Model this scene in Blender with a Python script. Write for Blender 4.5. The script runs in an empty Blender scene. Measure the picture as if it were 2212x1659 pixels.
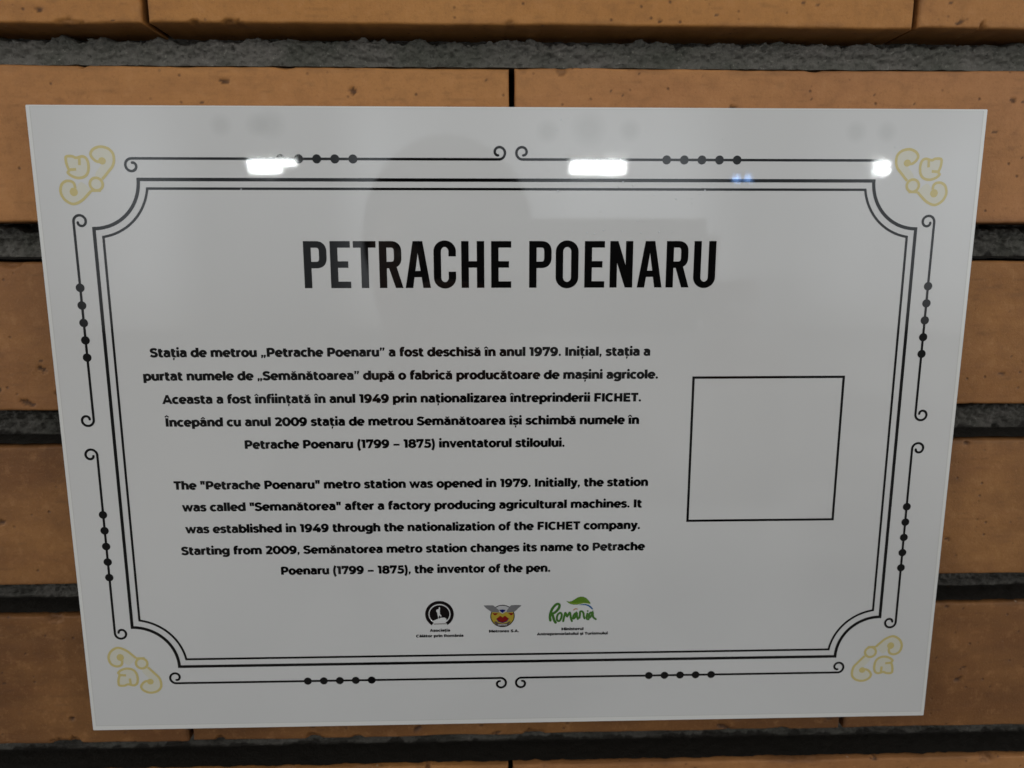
import bpy, bmesh, math, random
import numpy as np
from mathutils import Vector, Matrix
from mathutils.geometry import delaunay_2d_cdt

SC = bpy.context.scene
COL = SC.collection
MM = 0.001
random.seed(4)

# ------------------------------------------------------------------ camera
def rot(r):
    t = math.sqrt(sum(c * c for c in r))
    return Matrix.Rotation(t, 3, Vector(r) / t)

CAM = Vector((-0.00815, -0.24841, 0.06360))
R = rot((-0.18077, 0.002894, -0.028888))
cam = bpy.data.cameras.new('camera')
cam.sensor_width = 36.0
cam.lens = 1661.0 / 2212.0 * 36.0
cam.clip_start = 0.004
cam.clip_end = 200.0
cam.dof.use_dof = True
cam.dof.focus_distance = 0.251
cam.dof.aperture_fstop = 10.0
cam_o = bpy.data.objects.new('camera', cam)
COL.objects.link(cam_o)
rg, fw, up = R @ Vector((1, 0, 0)), R @ Vector((0, 1, 0)), R @ Vector((0, 0, 1))
M4 = Matrix((rg, up, -fw)).transposed().to_4x4()
M4.translation = CAM
cam_o.matrix_world = M4
SC.camera = cam_o

# ------------------------------------------------------------------ view, world, lamps of the hall, side fill
SC.view_settings.view_transform = 'Standard'
SC.view_settings.look = 'None'
SC.view_settings.exposure = 0.05
SC.view_settings.gamma = 1.0
SC.view_settings.use_curve_mapping = False
SC.cycles.use_denoising = True
SC.cycles.max_bounces = 8

w = bpy.data.worlds.new('World')
SC.world = w
w.use_nodes = True
nt = w.node_tree
nt.nodes.clear()
tc = nt.nodes.new('ShaderNodeTexCoord')
sep = nt.nodes.new('ShaderNodeSeparateXYZ')
ramp = nt.nodes.new('ShaderNodeValToRGB')
mp = nt.nodes.new('ShaderNodeMapRange')
bg = nt.nodes.new('ShaderNodeBackground')
out = nt.nodes.new('ShaderNodeOutputWorld')
mp.inputs[1].default_value = -1
mp.inputs[2].default_value = 1
nt.links.new(tc.outputs['Generated'], sep.inputs[0])
nt.links.new(sep.outputs[2], mp.inputs[0])
nt.links.new(mp.outputs[0], ramp.inputs[0])
el = ramp.color_ramp.elements
el[0].position = 0.0
el[0].color = (0.03, 0.025, 0.02, 1)
el[1].position = 1.0
el[1].color = (0.30, 0.30, 0.30, 1)
for pos, c in ((0.40, (0.07, 0.06, 0.05)), (0.445, (0.42, 0.41, 0.39)), (0.478, (1.05, 1.10, 1.15)), (0.545, (1.5, 1.62, 1.72)), (0.60, (0.66, 0.68, 0.70)), (0.75, (0.34, 0.34, 0.34))):
    e = el.new(pos)
    e.color = (*c, 1)
wm = nt.nodes.new('ShaderNodeMapping')
wm.inputs['Scale'].default_value = (2.2, 2.2, 0.25)
wn = nt.nodes.new('ShaderNodeTexNoise')
wn.inputs['Scale'].default_value = 2.0
wn.inputs['Detail'].default_value = 1.5
wr = nt.nodes.new('ShaderNodeMapRange')
for i_, v_ in enumerate((.42, .58, .30, 1.25)):
    wr.inputs[i_ + 1].default_value = v_
wx = nt.nodes.new('ShaderNodeMix')
wx.data_type, wx.blend_type = 'RGBA', 'MULTIPLY'
wx.inputs[0].default_value = 1.0
nt.links.new(tc.outputs['Generated'], wm.inputs[0])
nt.links.new(wm.outputs[0], wn.inputs[0])
nt.links.new(wn.outputs[0], wr.inputs[0])
nt.links.new(ramp.outputs[0], wx.inputs[6])
nt.links.new(wr.outputs[0], wx.inputs[7])
nt.links.new(wx.outputs[2], bg.inputs[0])
bg.inputs[1].default_value = 0.98
nt.links.new(bg.outputs[0], out.inputs[0])

def area(name, loc, target, sx, sy, watts, col):
    l = bpy.data.lights.new(name, 'AREA')
    l.shape = 'RECTANGLE'
    l.size, l.size_y = sx, sy
    l.energy = watts
    l.color = col
    o = bpy.data.objects.new(name, l)
    o.location = loc
    d = Vector(target) - Vector(loc)
    o.rotation_euler = d.to_track_quat('-Z', 'Y').to_euler()
    COL.objects.link(o)
    return o

area('hall_light_row', (0.3, -4.2, 1.75), (0, 0, 0), 6.0, 0.7, 26, (1.0, 0.97, 0.92))
area('ceiling_light_row', (0.1, -1.3, 1.55), (0, 0, 0.05), 2.4, 0.35, 1.8, (1.0, 0.95, 0.88))
for sx_ in (-1, 1):      # added fill lights left and right of the wall, lifting the plaque's lower part
    area('side_fill', (sx_ * 2.2, -1.15, 0.30), (0, 0, -0.05), 0.35, 1.3, 7.0, (1.0, 0.98, 0.93))

# ------------------------------------------------------------------ helpers
def link(name, me, parent=None, mats=()):
    o = bpy.data.objects.new(name, me)
    COL.objects.link(o)
    for m in mats:
        me.materials.append(m)
    if parent is not None:
        o.parent = parent
    return o

def thing(name, label, cat, loc=(0, 0, 0), group=None, kind=None):
    o = bpy.data.objects.new(name, None)
    o.empty_display_size = 0.02
    COL.objects.link(o)
    o.location = loc
    o['label'] = label
    o['category'] = cat
    if group:
        o['group'] = group
    if kind:
        o['kind'] = kind
    return o

def mesh_np(name, verts, faces, smooth=True):
    me = bpy.data.meshes.new(name)
    verts = np.ascontiguousarray(verts, dtype=np.float32)
    faces = np.ascontiguousarray(faces, dtype=np.int32)
    me.vertices.add(len(verts))
    me.vertices.foreach_set('co', verts.ravel())
    k = faces.shape[1]
    me.loops.add(faces.size)
    me.loops.foreach_set('vertex_index', faces.ravel())
    me.polygons.add(len(faces))
    me.polygons.foreach_set('loop_start', np.arange(0, faces.size, k, dtype=np.int32))
    me.polygons.foreach_set('use_smooth', np.full(len(faces), smooth))
    me.update(calc_edges=True)
    me.validate()
    return me

def attr(me, name, vals):
    a = me.attributes.new(name, 'FLOAT', 'POINT')
    a.data.foreach_set('value', np.ascontiguousarray(vals, dtype=np.float32))

def grid_faces(nr, nc, base=0):
    i = np.arange(nr - 1)[:, None] * nc + np.arange(nc - 1)[None, :] + base
    return np.stack([i, i + 1, i + nc + 1, i + nc], -1).reshape(-1, 4)

RNG = np.random.RandomState(11)
PERM = RNG.rand(1 << 14)

def vnoise(x, y, seed=0):
    xi, yi = np.floor(x).astype(np.int64), np.floor(y).astype(np.int64)
    fx, fy = x - xi, y - yi
    fx, fy = fx * fx * (3 - 2 * fx), fy * fy * (3 - 2 * fy)
    def h(a, b):
        k = (a * 73856093) ^ (b * 19349663) ^ (seed * 83492791 + 12345)
        k = (k ^ (k >> 13)) * 1274126177
        return PERM[(k ^ (k >> 16)) & 16383]
    return (h(xi, yi) * (1 - fx) + h(xi + 1, yi) * fx) * (1 - fy) + (h(xi, yi + 1) * (1 - fx) + h(xi + 1, yi + 1) * fx) * fy

def fbm(x, y, oct=4, seed=0, gain=0.5):
    s, a, t = 0, 1.0, 0
    for k in range(oct):
        s = s + a * vnoise(x * 2 ** k, y * 2 ** k, seed + k * 7)
        t += a
        a *= gain
    return s / t - 0.5

class NT:
    def __init__(self, name):
        self.m = bpy.data.materials.new(name)
        self.m.use_nodes = True
        self.t = self.m.node_tree
        self.b = self.t.nodes['Principled BSDF']
    def n(self, typ, **kw):
        nd = self.t.nodes.new('ShaderNode' + typ)
        for k, v in kw.items():
            setattr(nd, k, v)
        return nd
    def l(self, a, b):
        self.t.links.new(a, b)
    def val(self, sock, v):
        if hasattr(v, 'links'):
            self.l(v, sock)
        else:
            sock.default_value = v
    def noise(self, scale, detail=4, rough=0.5, vec=None, out='Fac'):
        nd = self.n('TexNoise')
        nd.inputs['Scale'].default_value = scale
        nd.inputs['Detail'].default_value = detail
        nd.inputs['Roughness'].default_value = rough
        if vec is not None:
            self.l(vec, nd.inputs['Vector'])
        return nd.outputs[out]
    def mapr(self, v, a, b, c, d):
        nd = self.n('MapRange')
        self.val(nd.inputs[0], v)
        for i, x in enumerate((a, b, c, d)):
            nd.inputs[i + 1].default_value = x
        return nd.outputs[0]
    def mix(self, f, a, b, blend='MIX'):
        nd = self.n('Mix', data_type='RGBA', blend_type=blend)
        self.val(nd.inputs[0], f)
        for s, v in ((nd.inputs[6], a), (nd.inputs[7], b)):
            if hasattr(v, 'links'):
                self.l(v, s)
            else:
                s.default_value = (*v, 1)
        return nd.outputs[2]
    def math(self, op, a, b=0.0):
        nd = self.n('Math', operation=op)
        self.val(nd.inputs[0], a)
        self.val(nd.inputs[1], b)
        return nd.outputs[0]
    def coords(self, scale=(1, 1, 1), loc=(0, 0, 0)):
        t = self.n('TexCoord')
        m = self.n('Mapping')
        m.inputs['Scale'].default_value = scale
        m.inputs['Location'].default_value = loc
        self.l(t.outputs['Object'], m.inputs['Vector'])
        return m.outputs[0]
    def bump(self, h, dist, strength=1.0):
        nd = self.n('Bump')
        nd.inputs['Strength'].default_value = strength
        nd.inputs['Distance'].default_value = dist
        self.l(h, nd.inputs['Height'])
        self.l(nd.outputs[0], self.b.inputs['Normal'])

def plain(name, col, rough=0.5, spec=0.5, metal=0.0, ior=1.49):
    k = NT(name)
    k.b.inputs['Base Color'].default_value = (*col, 1)
    k.b.inputs['Roughness'].default_value = rough
    k.b.inputs['Specular IOR Level'].default_value = spec
    k.b.inputs['Metallic'].default_value = metal
    k.b.inputs['IOR'].default_value = ior
    return k.m

# ------------------------------------------------------------------ brick wall
YF = 5.0            # brick faces lie this far (mm) behind the front of the plaque
BH, PITCH = 48.6, 61.0
BL, GAP = 236.3, 1.8
STEP = BL + GAP
JOINTS = {1: (129.9, 117.4), 2: (70.2, 57.8), 3: (9.2, -3.2), 4: (-52.6, -63.9), 5: (-113.4, -125.4)}

def course(k):      # z bottom, z top (mm) of the course below joint k-1 ... k=0 the course above joint 1
    def jt(j):
        if j in JOINTS:
            return JOINTS[j]
        c = JOINTS[1][0] + (1 - j) * PITCH if j < 1 else JOINTS[5][0] - (j - 5) * PITCH
        return (c, c - 12.2)
    return jt(k + 1)[0], jt(k)[1]

BX0 = {0: -113.0 + 0.6, 1: -0.9, 2: -115.5, 3: -1.5, 4: -117.5 + 0.6, 5: -1.3}

def brick_rows():
    for k in range(-12, 23):
        z0, z1 = course(k)
        x0 = BX0.get(k, -0.9 if k % 2 else -114.0)
        if k == 0:
            xs = [-112.6 + STEP * i for i in range(-5, 5)]
        elif k == 4:
            xs = [-116.9 + STEP * i for i in range(-5, 5)]
        else:
            xs = [x0 + STEP * i for i in range(-5, 5)]
        for i, x in enumerate(xs):
            yield k, i, x + GAP / 2, x + STEP - GAP / 2, z0, z1

def brick(k, i, x0, x1, z0, z1, rs, fine):
    """One brick: a relief of its front (edges worn, chipped, pitted) and its flanks."""
    h = 0.62 if fine else 12.0
    nx, nz = max(3, int((x1 - x0) / h)), max(3, int((z1 - z0) / h))
    u = np.linspace(0, 1, nx)
    v = np.linspace(0, 1, nz)
    if fine:                                     # denser towards the arrises
        v = np.concatenate([np.linspace(0, .03, 5)[:-1], np.linspace(.03, .97, nz - 8), np.linspace(.97, 1, 5)[1:]])
        u = np.concatenate([np.linspace(0, .006, 5)[:-1], np.linspace(.006, .994, nx - 8), np.linspace(.994, 1, 5)[1:]])
    X, Z = np.meshgrid(x0 + (x1 - x0) * u, z0 + (z1 - z0) * v)
    nz, nx = X.shape
    pit = np.zeros_like(X)
    Y = np.full_like(X, YF + rs.uniform(-.35, .35))
    Y = Y + (X - (x0 + x1) / 2) * rs.uniform(-.002, .002)
    if fine:
        sd = rs.randint(1000)
        tb = (v[:, None] > .5) * 1.0
        X = X + 0
        Z = Z + (0.9 * fbm(X / 26, Z * 0 + tb * 9 + sd, 5, sd, .6) + (X - x0) / (x1 - x0) * rs.uniform(-.5, .5)) * np.where(tb > .5, np.clip((v[:, None] - .5) * 2, 0, 1), np.clip((.5 - v[:, None]) * 2, 0, 1))
        X = X + 0.7 * fbm(Z / 12, X * 0 + (u[None, :] > .5) * 7 + sd, 4, sd + 3) * np.abs(u[None, :] - .5) * 2
        d = np.minimum(np.minimum(Z - Z[0:1], Z[-1:] - Z), np.minimum(X - X[:, 0:1], X[:, -1:] - X))
        r = 0.75 + 0.9 * np.clip(fbm(X / 9, Z / 9, 3, sd + 5) + .05, 0, 1)
        e = np.clip(r - d, 0, None)
        Y = Y + r - np.sqrt(np.clip(r * r - e * e, 0, None))
        Y = Y + 0.8 * fbm(X / 45, Z / 18, 4, sd + 8) + 0.05 * fbm(X / 9, Z / 1.3, 3, sd + 9)
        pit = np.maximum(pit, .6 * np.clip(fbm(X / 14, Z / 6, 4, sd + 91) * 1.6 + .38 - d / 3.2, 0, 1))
        # chips along the edges
        for _ in range(rs.randint(7, 13)):
            cx = rs.uniform(x0, x1)
            cz = z1 if rs.rand() < .6 else z0
            wx, wz, dp = rs.uniform(.8, 4.5), rs.uniform(.5, 2.4), rs.uniform(.5, 2.0)
            q = ((X - cx) / wx) ** 2 + ((Z - cz) / wz) ** 2 + 2.6 * fbm(X / 2.6, Z / 2.0, 4, sd + 31, .6)
            f = np.clip(1.25 - q, 0, 1)
            Y = Y + dp * np.sqrt(f)
            pit = np.maximum(pit, rs.uniform(.15, .6) * np.clip(f * 2, 0, 1))
        # pits and drag marks
        for _ in range(rs.randint(40, 85)):
            cx, cz = rs.uniform(x0, x1), rs.uniform(z0, z1)
            rr = 0.2 + 0.8 * rs.rand() ** 5
            asp = rs.uniform(1, 3.4)
            a = rs.uniform(-.5, .5)
            m = (np.abs(X - cx) < 5) & (np.abs(Z - cz) < 4)
            if not m.any():
                continue
            xx, zz = X[m] - cx, Z[m] - cz
            p_, q_ = xx * math.cos(a) + zz * math.sin(a), -xx * math.sin(a) + zz * math.cos(a)
            q = (p_ / (rr * asp)) ** 2 + (q_ / rr) ** 2 + 2.0 * fbm(X[m] / .9, Z[m] / .7, 3, sd + 77)
            f = np.clip(1.15 - q, 0, 1)
            Y[m] += min(.9, rr) * np.sqrt(f)
            pit[m] = np.maximum(pit[m], np.clip(f * 1.8, 0, 1))
        m = fbm(X / 7, Z / 1.1, 3, sd + 55)
        pit = np.maximum(pit, .25 * np.clip((m - .21) * 9, 0, 1))
    P = np.stack([X, Y, Z], -1).reshape(-1, 3)
    F = grid_faces(nz, nx)
    rim = np.concatenate([np.arange(nx), np.arange(1, nz) * nx + nx - 1, (nz - 1) * nx + np.arange(nx - 2, -1, -1), np.arange(nz - 2, 0, -1) * nx])
    mid = P[rim].copy()
    mid[:, 1] += 5
    bk = P[rim].copy()
    bk[:, 1] = YF + 26
    n, b0 = len(rim), len(P)
    if fine:
        mid[:, 2] += .5 * (vnoise(mid[:, 0] / 3, mid[:, 1], 4) - .5) * (np.abs(mid[:, 2] - (z0 + z1) / 2) > 20)
    V = np.concatenate([P, mid, bk])
    a = np.arange(n)
    nx_ = (a + 1) % n
    S1 = np.stack([rim[a], b0 + a, b0 + nx_, rim[nx_]], -1)
    S2 = np.stack([b0 + a, b0 + n + a, b0 + n + nx_, b0 + nx_], -1)
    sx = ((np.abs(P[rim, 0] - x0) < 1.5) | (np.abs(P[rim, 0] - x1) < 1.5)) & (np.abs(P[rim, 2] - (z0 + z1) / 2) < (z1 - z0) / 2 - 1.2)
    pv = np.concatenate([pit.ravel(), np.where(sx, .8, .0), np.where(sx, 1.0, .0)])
    return V, np.concatenate([F, S1, S2]), pv

def build_wall():
    wall = thing('brick_wall', 'long wall of thin ochre bricks with deep raked dark mortar joints behind the plaque', 'wall', kind='thing')
    # material of the bricks
    k = NT('fired_clay')
    tint = k.n('Attribute', attribute_name='tint').outputs['Fac']
    pit = k.n('Attribute', attribute_name='pit').outputs['Fac']
    co = k.coords()
    st = k.coords((14, 60, 150))
    big = k.noise(22, 5, .6, co)
    tan = k.noise(9, 4, .6, k.coords((1, 1, 2.2), (.3, 0, .7)))
    streak = k.noise(1.6, 5, .6, st)
    spk = k.noise(1300, 3, .75, co)
    med = k.noise(190, 5, .65, co)
    base = k.mix(tint, BRICK_A, BRICK_B)
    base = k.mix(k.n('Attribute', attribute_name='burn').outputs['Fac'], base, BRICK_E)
    base = k.mix(k.mapr(big, .35, .7, 0, .45), base, k.mix(.5, base, BRICK_C))
    base = k.mix(k.mapr(tan, .46, .68, 0, .5), base, (.48, .225, .066))
    base = k.mix(k.mapr(streak, .50, .78, 0, .30), base, BRICK_D)
    base = k.mix(k.mapr(spk, .56, .78, 0, .28), base, (.50, .26, .10))
    base = k.mix(k.mapr(spk, .28, .45, .30, 0), base, (.17, .070, .022))
    base = k.mix(k.mapr(med, .50, .75, 0, .55), base, k.mix(.55, base, (.13, .055, .02)))
    base = k.mix(k.mapr(med, .30, .46, .40, 0), base, k.mix(.5, base, (.56, .29, .12)))
    grit = k.n('TexVoronoi')
    grit.inputs['Scale'].default_value = 330
    k.l(co, grit.inputs['Vector'])
    sel = k.n('SeparateColor')
    k.l(grit.outputs['Color'], sel.inputs[0])
    dots = k.math('MULTIPLY', k.mapr(grit.outputs['Distance'], .05, .22, 1, 0), k.mapr(sel.outputs[0], .80, .84, 0, .75))
    base = k.mix(dots, base, (.075, .030, .012))
    gl = k.math('MULTIPLY', k.mapr(grit.outputs['Distance'], .05, .20, 1, 0), k.mapr(sel.outputs[1], .955, .96, 0, .7))
    base = k.mix(gl, base, (.62, .45, .30))
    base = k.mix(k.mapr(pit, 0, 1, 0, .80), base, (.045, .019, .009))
    k.l(base, k.b.inputs['Base Color'])
    k.b.inputs['Roughness'].default_value = .62
    k.b.inputs['Specular IOR Level'].default_value = .35
    hgt = k.math('ADD', k.math('ADD', k.math('MULTIPLY', spk, .8), k.math('MULTIPLY', med, 1.2)), k.math('ADD', streak, k.math('MULTIPLY', dots, -1.5)))
    k.bump(hgt, .00025, .7)
    BRICK_M = k.m
    rs = np.random.RandomState(5)
    Vs, Fs, Ts, Ps, Ds, base_i = [], [], [], [], [], 0
    for row, i, x0, x1, z0, z1 in brick_rows():
        fine = x1 > -215 and x0 < 220 and z1 > -160 and z0 < 165
        V, F, pv = brick(row, i, x0, x1, z0, z1, rs, fine)
        Vs.append(V)
        Fs.append(F + base_i)
        t = {0: .15, 1: .72, 2: .45, 3: .45, 4: .30, 5: .6}.get(row, rs.rand()) + rs.uniform(-.35, .35)
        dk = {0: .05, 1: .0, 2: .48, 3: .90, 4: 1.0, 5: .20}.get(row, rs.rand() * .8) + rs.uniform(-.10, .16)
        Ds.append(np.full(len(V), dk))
        Ts.append(np.full(len(V), t))
        Ps.append(pv)
        base_i += len(V)
    V = np.concatenate(Vs) * MM
    me = mesh_np('brick_face', V, np.concatenate(Fs))
    attr(me, 'tint', np.concatenate(Ts))
    attr(me, 'pit', np.concatenate(Ps))
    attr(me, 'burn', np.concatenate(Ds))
    link('brick_face', me, wall, [BRICK_M])
    # mortar
    k = NT('dark_mortar')
    co = k.coords()
    a = k.noise(60, 5, .6, co)
    b = k.noise(900, 4, .7, co)
    c = k.mix(k.mapr(a, .35, .68, 0, 1), MORT_A, MORT_B)
    c = k.mix(k.mapr(b, .60, .74, 0, .8), c, MORT_C)
    c = k.mix(k.mapr(b, .30, .42, .85, 0), c, (.012, .011, .009))
    c = k.mix(k.n('Attribute', attribute_name='joint_shade').outputs['Fac'], c, (.012, .0095, .006))  # near-black shade mixed into the mortar colour
    k.l(c, k.b.inputs['Base Color'])
    k.b.inputs['Roughness'].default_value = .75
    k.b.inputs['Specular IOR Level'].default_value = .4
    k.bump(b, .0006, .8)
    MORT_M = k.m
    Vs, Fs, Sh, base_i = [], [], [], 0
    for j in range(-11, 23):
        z_up, z_lo = course(j - 1)[0], course(j)[1]
        fine = -2 < j < 7
        L = 330.0 if fine else 1190.0
        nx = 1500 if fine else 60
        for seg in ([(-L, L, nx)] + ([(-1190, -330, 40), (330, 1190, 40)] if fine else [])):
            xa, xb, n = seg
            xs = np.linspace(xa, xb, n)
            # profile: down the back of the joint, then forward over the lower brick, where it is coloured as shade
            pz = np.concatenate([np.linspace(1.2, 0.12, 44), np.linspace(.10, .07, 16)])
            py = np.concatenate([np.full(44, MDEPTH), MDEPTH - 1 - (MDEPTH - 2.2) * np.linspace(0, 1, 16)])
            H = z_up - z_lo
            X, ZT = np.meshgrid(xs, pz)
            if j <= 1:
                ZT = np.where(ZT > .115, ZT, ZT * .35)
            PY = np.repeat(py[:, None], n, 1)
            Z = z_lo + ZT * H
            s = np.linspace(0, 1, 60)[:, None]
            amp = np.clip((ZT - .03) * 9, 0.12, 1)
            face = np.repeat((np.arange(60) < 44)[:, None], n, 1)
            big = fbm(X / 16, Z / 9 + j * 31, 4, 40 + j)
            small = fbm(X / 2.0, Z / 1.6 + j * 31, 4, 60 + j, .62)
            rag = ZT + .34 * fbm(X / 6, X * 0 + j, 5, 80 + j, .6) + .10 * fbm(X / 1.6, Z / 1.6, 2, 83 + j)
            lip = np.clip((rag - TOPEDGE) * 15, 0, 1)           # the mortar stops short of the brick above
            Y = PY + face * (2.6 * big + 3.4 * small * amp * np.clip(.35 + ZT * 1.3, 0, 1.3) + lip * 7.5)
            bulge = np.exp(-((ZT - .70) / .22) ** 2) * face
            Y = Y - bulge * (1.6 + 2.4 * np.clip(big, -.2, .6))
            Z = Z + (~face) * (.5 * fbm(X / 3, PY / 3 + j, 3, 90 + j))
            Y = Y + (~face) * (2.0 * fbm(X / 4, X * 0 + j * 3.3, 4, 95 + j) * s)
            V = np.stack([X, YF + Y, Z], -1).reshape(-1, 3)
            F = grid_faces(60, n)[:, ::-1]
            Sh.append(np.where(face, np.clip(np.clip((.16 + .5 * fbm(X / 5, X * 0 + j * 2, 4, 33 + j) - ZT) * 9, 0, 1) * (.35 if j == 1 else 1) + (j != 1) * ({2: .22, 3: .42}.get(j, .60) + .9 * fbm(X / 14, Z / 3, 4, 36 + j)), 0, 1), .45 if j == 1 else 1.0).ravel())  # ledges and lower joints carry painted shade, weaker in the upper ones
            Vs.append(V)
            Fs.append(F + base_i)
            base_i += len(V)
    # the bed behind everything, seen through the tight upright joints
    zb, zt = course(22)[0], course(-12)[1]
    V = np.array([(-1190, YF + 23, zb), (1190, YF + 23, zb), (1190, YF + 23, zt), (-1190, YF + 23, zt)])
    Vs.append(V)
    Fs.append(np.array([[0, 1, 2, 3]]) + base_i)
    me = mesh_np('mortar_joint', np.concatenate(Vs) * MM, np.concatenate(Fs))
    attr(me, 'joint_shade', np.concatenate(Sh + [np.ones(4)]))
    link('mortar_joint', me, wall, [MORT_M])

BRICK_A, BRICK_B, BRICK_C, BRICK_D, BRICK_E = (.45, .199, .049), (.41, .184, .070), (.30, .122, .038), (.24, .092, .030), (.130, .052, .0135)
MORT_A, MORT_B, MORT_C = (.092, .092, .074), (.175, .160, .142), (.38, .36, .31)
MDEPTH, TOPEDGE = 13.0, .82
build_wall()

# ------------------------------------------------------------------ flat print geometry
def bez(p0, p1, p2, p3, n=10):
    t = np.linspace(0, 1, n + 1)[1:, None]
    p0, p1, p2, p3 = map(np.array, (p0, p1, p2, p3))
    return ((1 - t) ** 3 * p0 + 3 * (1 - t) ** 2 * t * p1 + 3 * (1 - t) * t * t * p2 + t ** 3 * p3).tolist()

def smooth(pts, n=8, closed=False):
    """Catmull-Rom through the points."""
    P = [np.array(p, float) for p in pts]
    Q = [P[-1]] + P + [P[0], P[1]] if closed else [2 * P[0] - P[1]] + P + [2 * P[-1] - P[-2]]
    o = []
    for i in range(1, len(Q) - 2):
        a, b, c, d = Q[i - 1:i + 3]
        for t in np.linspace(0, 1, n, endpoint=False):
            o.append((.5 * (2 * b + (c - a) * t + (2 * a - 5 * b + 4 * c - d) * t * t + (3 * b - a - 3 * c + d) * t ** 3)).tolist())
    if not closed:
        o.append(P[-1].tolist())
    return o

def ell(cx, cy, rx, ry, a0=0, a1=360, n=36):
    return [(cx + rx * math.cos(math.radians(a)), cy + ry * math.sin(math.radians(a))) for a in np.linspace(a0, a1, n + 1)]

def ribbon(pts, hx, hy=None, closed=False, taper=None):
    """Quads along a path; the pen is an ellipse hx by hy. Returns a list of 4-point polygons."""
    hy = hx if hy is None else hy
    P = [np.array(p, float) for p in pts]
    if closed and np.linalg.norm(P[0] - P[-1]) < 1e-6:
        P = P[:-1]
    n = len(P)
    def nrm(a, b):
        d = b - a
        d = d / (np.linalg.norm(d) + 1e-12)
        return np.array((-d[1], d[0]))
    L, Rr = [], []
    for i in range(n):
        na = nrm(P[i - 1], P[i]) if (closed or i > 0) else None
        nb = nrm(P[i], P[(i + 1) % n]) if (closed or i < n - 1) else None
        if na is None:
            m = nb
        elif nb is None:
            m = na
        else:
            m = na + nb
            m = m / max(np.linalg.norm(m), 1e-9)
            m = m / max(.35, float(m @ nb))
        s = 1 if taper is None else taper(i / (n - 1))
        off = np.array((m[0] * hx, m[1] * hy)) * s
        L.append(P[i] + off)
        Rr.append(P[i] - off)
    return [hull([Rr[i], Rr[(i + 1) % n], L[(i + 1) % n], L[i]]) for i in range(n if closed else n - 1)]

def hull(pts):
    P = sorted((float(a), float(b)) for a, b in pts)
    def half(q):
        o = []
        for p in q:
            while len(o) > 1 and (o[-1][0] - o[-2][0]) * (p[1] - o[-2][1]) - (o[-1][1] - o[-2][1]) * (p[0] - o[-2][0]) <= 0:
                o.pop()
            o.append(p)
        return o[:-1]
    return half(P) + half(P[::-1])

def area2(p):
    return sum(p[i][0] * p[(i + 1) % len(p)][1] - p[(i + 1) % len(p)][0] * p[i][1] for i in range(len(p)))

def union(polys, eps=1e-5):
    """Triangles covering the union of polygons (no two of them overlap)."""
    vs, fs = [], []
    for p in polys:
        if abs(area2(p)) < 1e-9:
            continue
        q = list(p) if area2(p) > 0 else list(p)[::-1]
        fs.append(list(range(len(vs), len(vs) + len(q))))
        vs += [Vector((float(a), float(b))) for a, b in q]
    V, _, F, _, _, src = delaunay_2d_cdt(vs, [], fs, 0, eps)
    return [(v.x, v.y) for v in V], [tuple(f) for f, o in zip(F, src) if o]

def flat(name, parts, y, mat, parent):
    """parts: list of (verts2d, faces) in mm on the plaque front; y in mm (towards the viewer is negative)."""
    bm = bmesh.new()
    for V, F in parts:
        bv = [bm.verts.new((a * MM, y * MM, b * MM)) for a, b in V]
        for f in F:
            try:
                bm.faces.new([bv[i] for i in f])
            except ValueError:
                pass
    bm.normal_update()
    for f in bm.faces:
        if f.normal.y > 0:
            f.normal_flip()
    me = bpy.data.meshes.new(name)
    bm.to_mesh(me)
    bm.free()
    return link(name, me, parent, [mat])

# ------------------------------------------------------------------ lettering (geometric sans, extra bold), unit 1000 = em
HX, HY = 119, 93
GLY = {}
def S(*seg, k=1.0):
    """A pen stroke: points, ('c', p1, p2, p3) for curves."""
    pts = [seg[0]]
    for s in seg[1:]:
        if s[0] == 'c':
            pts += bez(pts[-1], *s[1:])
        else:
            pts.append(s)
    return ribbon(pts, HX * k, HY * k)
def stem(x, y0, y1):
    return [[(x - HX, y0), (x + HX, y0), (x + HX, y1), (x - HX, y1)]]
def bar(x0, x1, y, k=1.0):
    return [[(x0, y - HY * k), (x1, y - HY * k), (x1, y + HY * k), (x0, y + HY * k)]]
def ring(cx, cy, rx, ry, a0=0, a1=360, k=1.0):
    full = abs(a1 - a0) >= 360
    return ribbon(ell(cx, cy, rx, ry, a0, a1), HX * k, HY * k, closed=full)
def dot(x, y, r):
    return [ell(x, y, r, r, 0, 360, 18)[:-1]]
def comma(x, y, r=92):
    return dot(x, y, r) + [[(x - r * .75, y + 10), (x + r, y), (x + r * .15, y - 185), (x - r * .95, y - 185)]]
def caret(x, y):
    return ribbon([(x - 150, y + 8), (x, y + 120), (x + 150, y + 8)], 58, 48)
def breve(x, y):
    return ribbon(ell(x, y + 105, 130, 95, 190, 350, 14), 52, 46)
def small_comma(x):
    return dot(x, -120, 66) + [[(x - 45, -110), (x + 66, -120), (x + 15, -245), (x - 65, -245)]]
def arch(x1, x2, top=480, foot=0):
    m = (x1 + x2) / 2
    return S((x1, 290), ('c', (x1, 410), (m - 90, top), (m + 5, top)), ('c', (x2 - 55, top), (x2, top - 70), (x2, 290)), (x2, foot))
def A_low():
    return S((85, 420), ('c', (140, 462), (205, 482), (270, 482)), ('c', (385, 482), (442, 430), (442, 330)), (442, 0)) + \
        S((442, 305), (260, 305), ('c', (150, 305), (110, 245), (110, 178)), ('c', (110, 95), (165, 54), (245, 54)), ('c', (350, 54), (442, 100), (442, 190)), k=.86)
def I_low():
    return stem(137, 0, 540)
def T_low():
    return S((165, 665), (165, 200), ('c', (165, 100), (205, 62), (285, 62)), ('c', (320, 62), (350, 70), (385, 90))) + bar(18, 385, 470)
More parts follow.
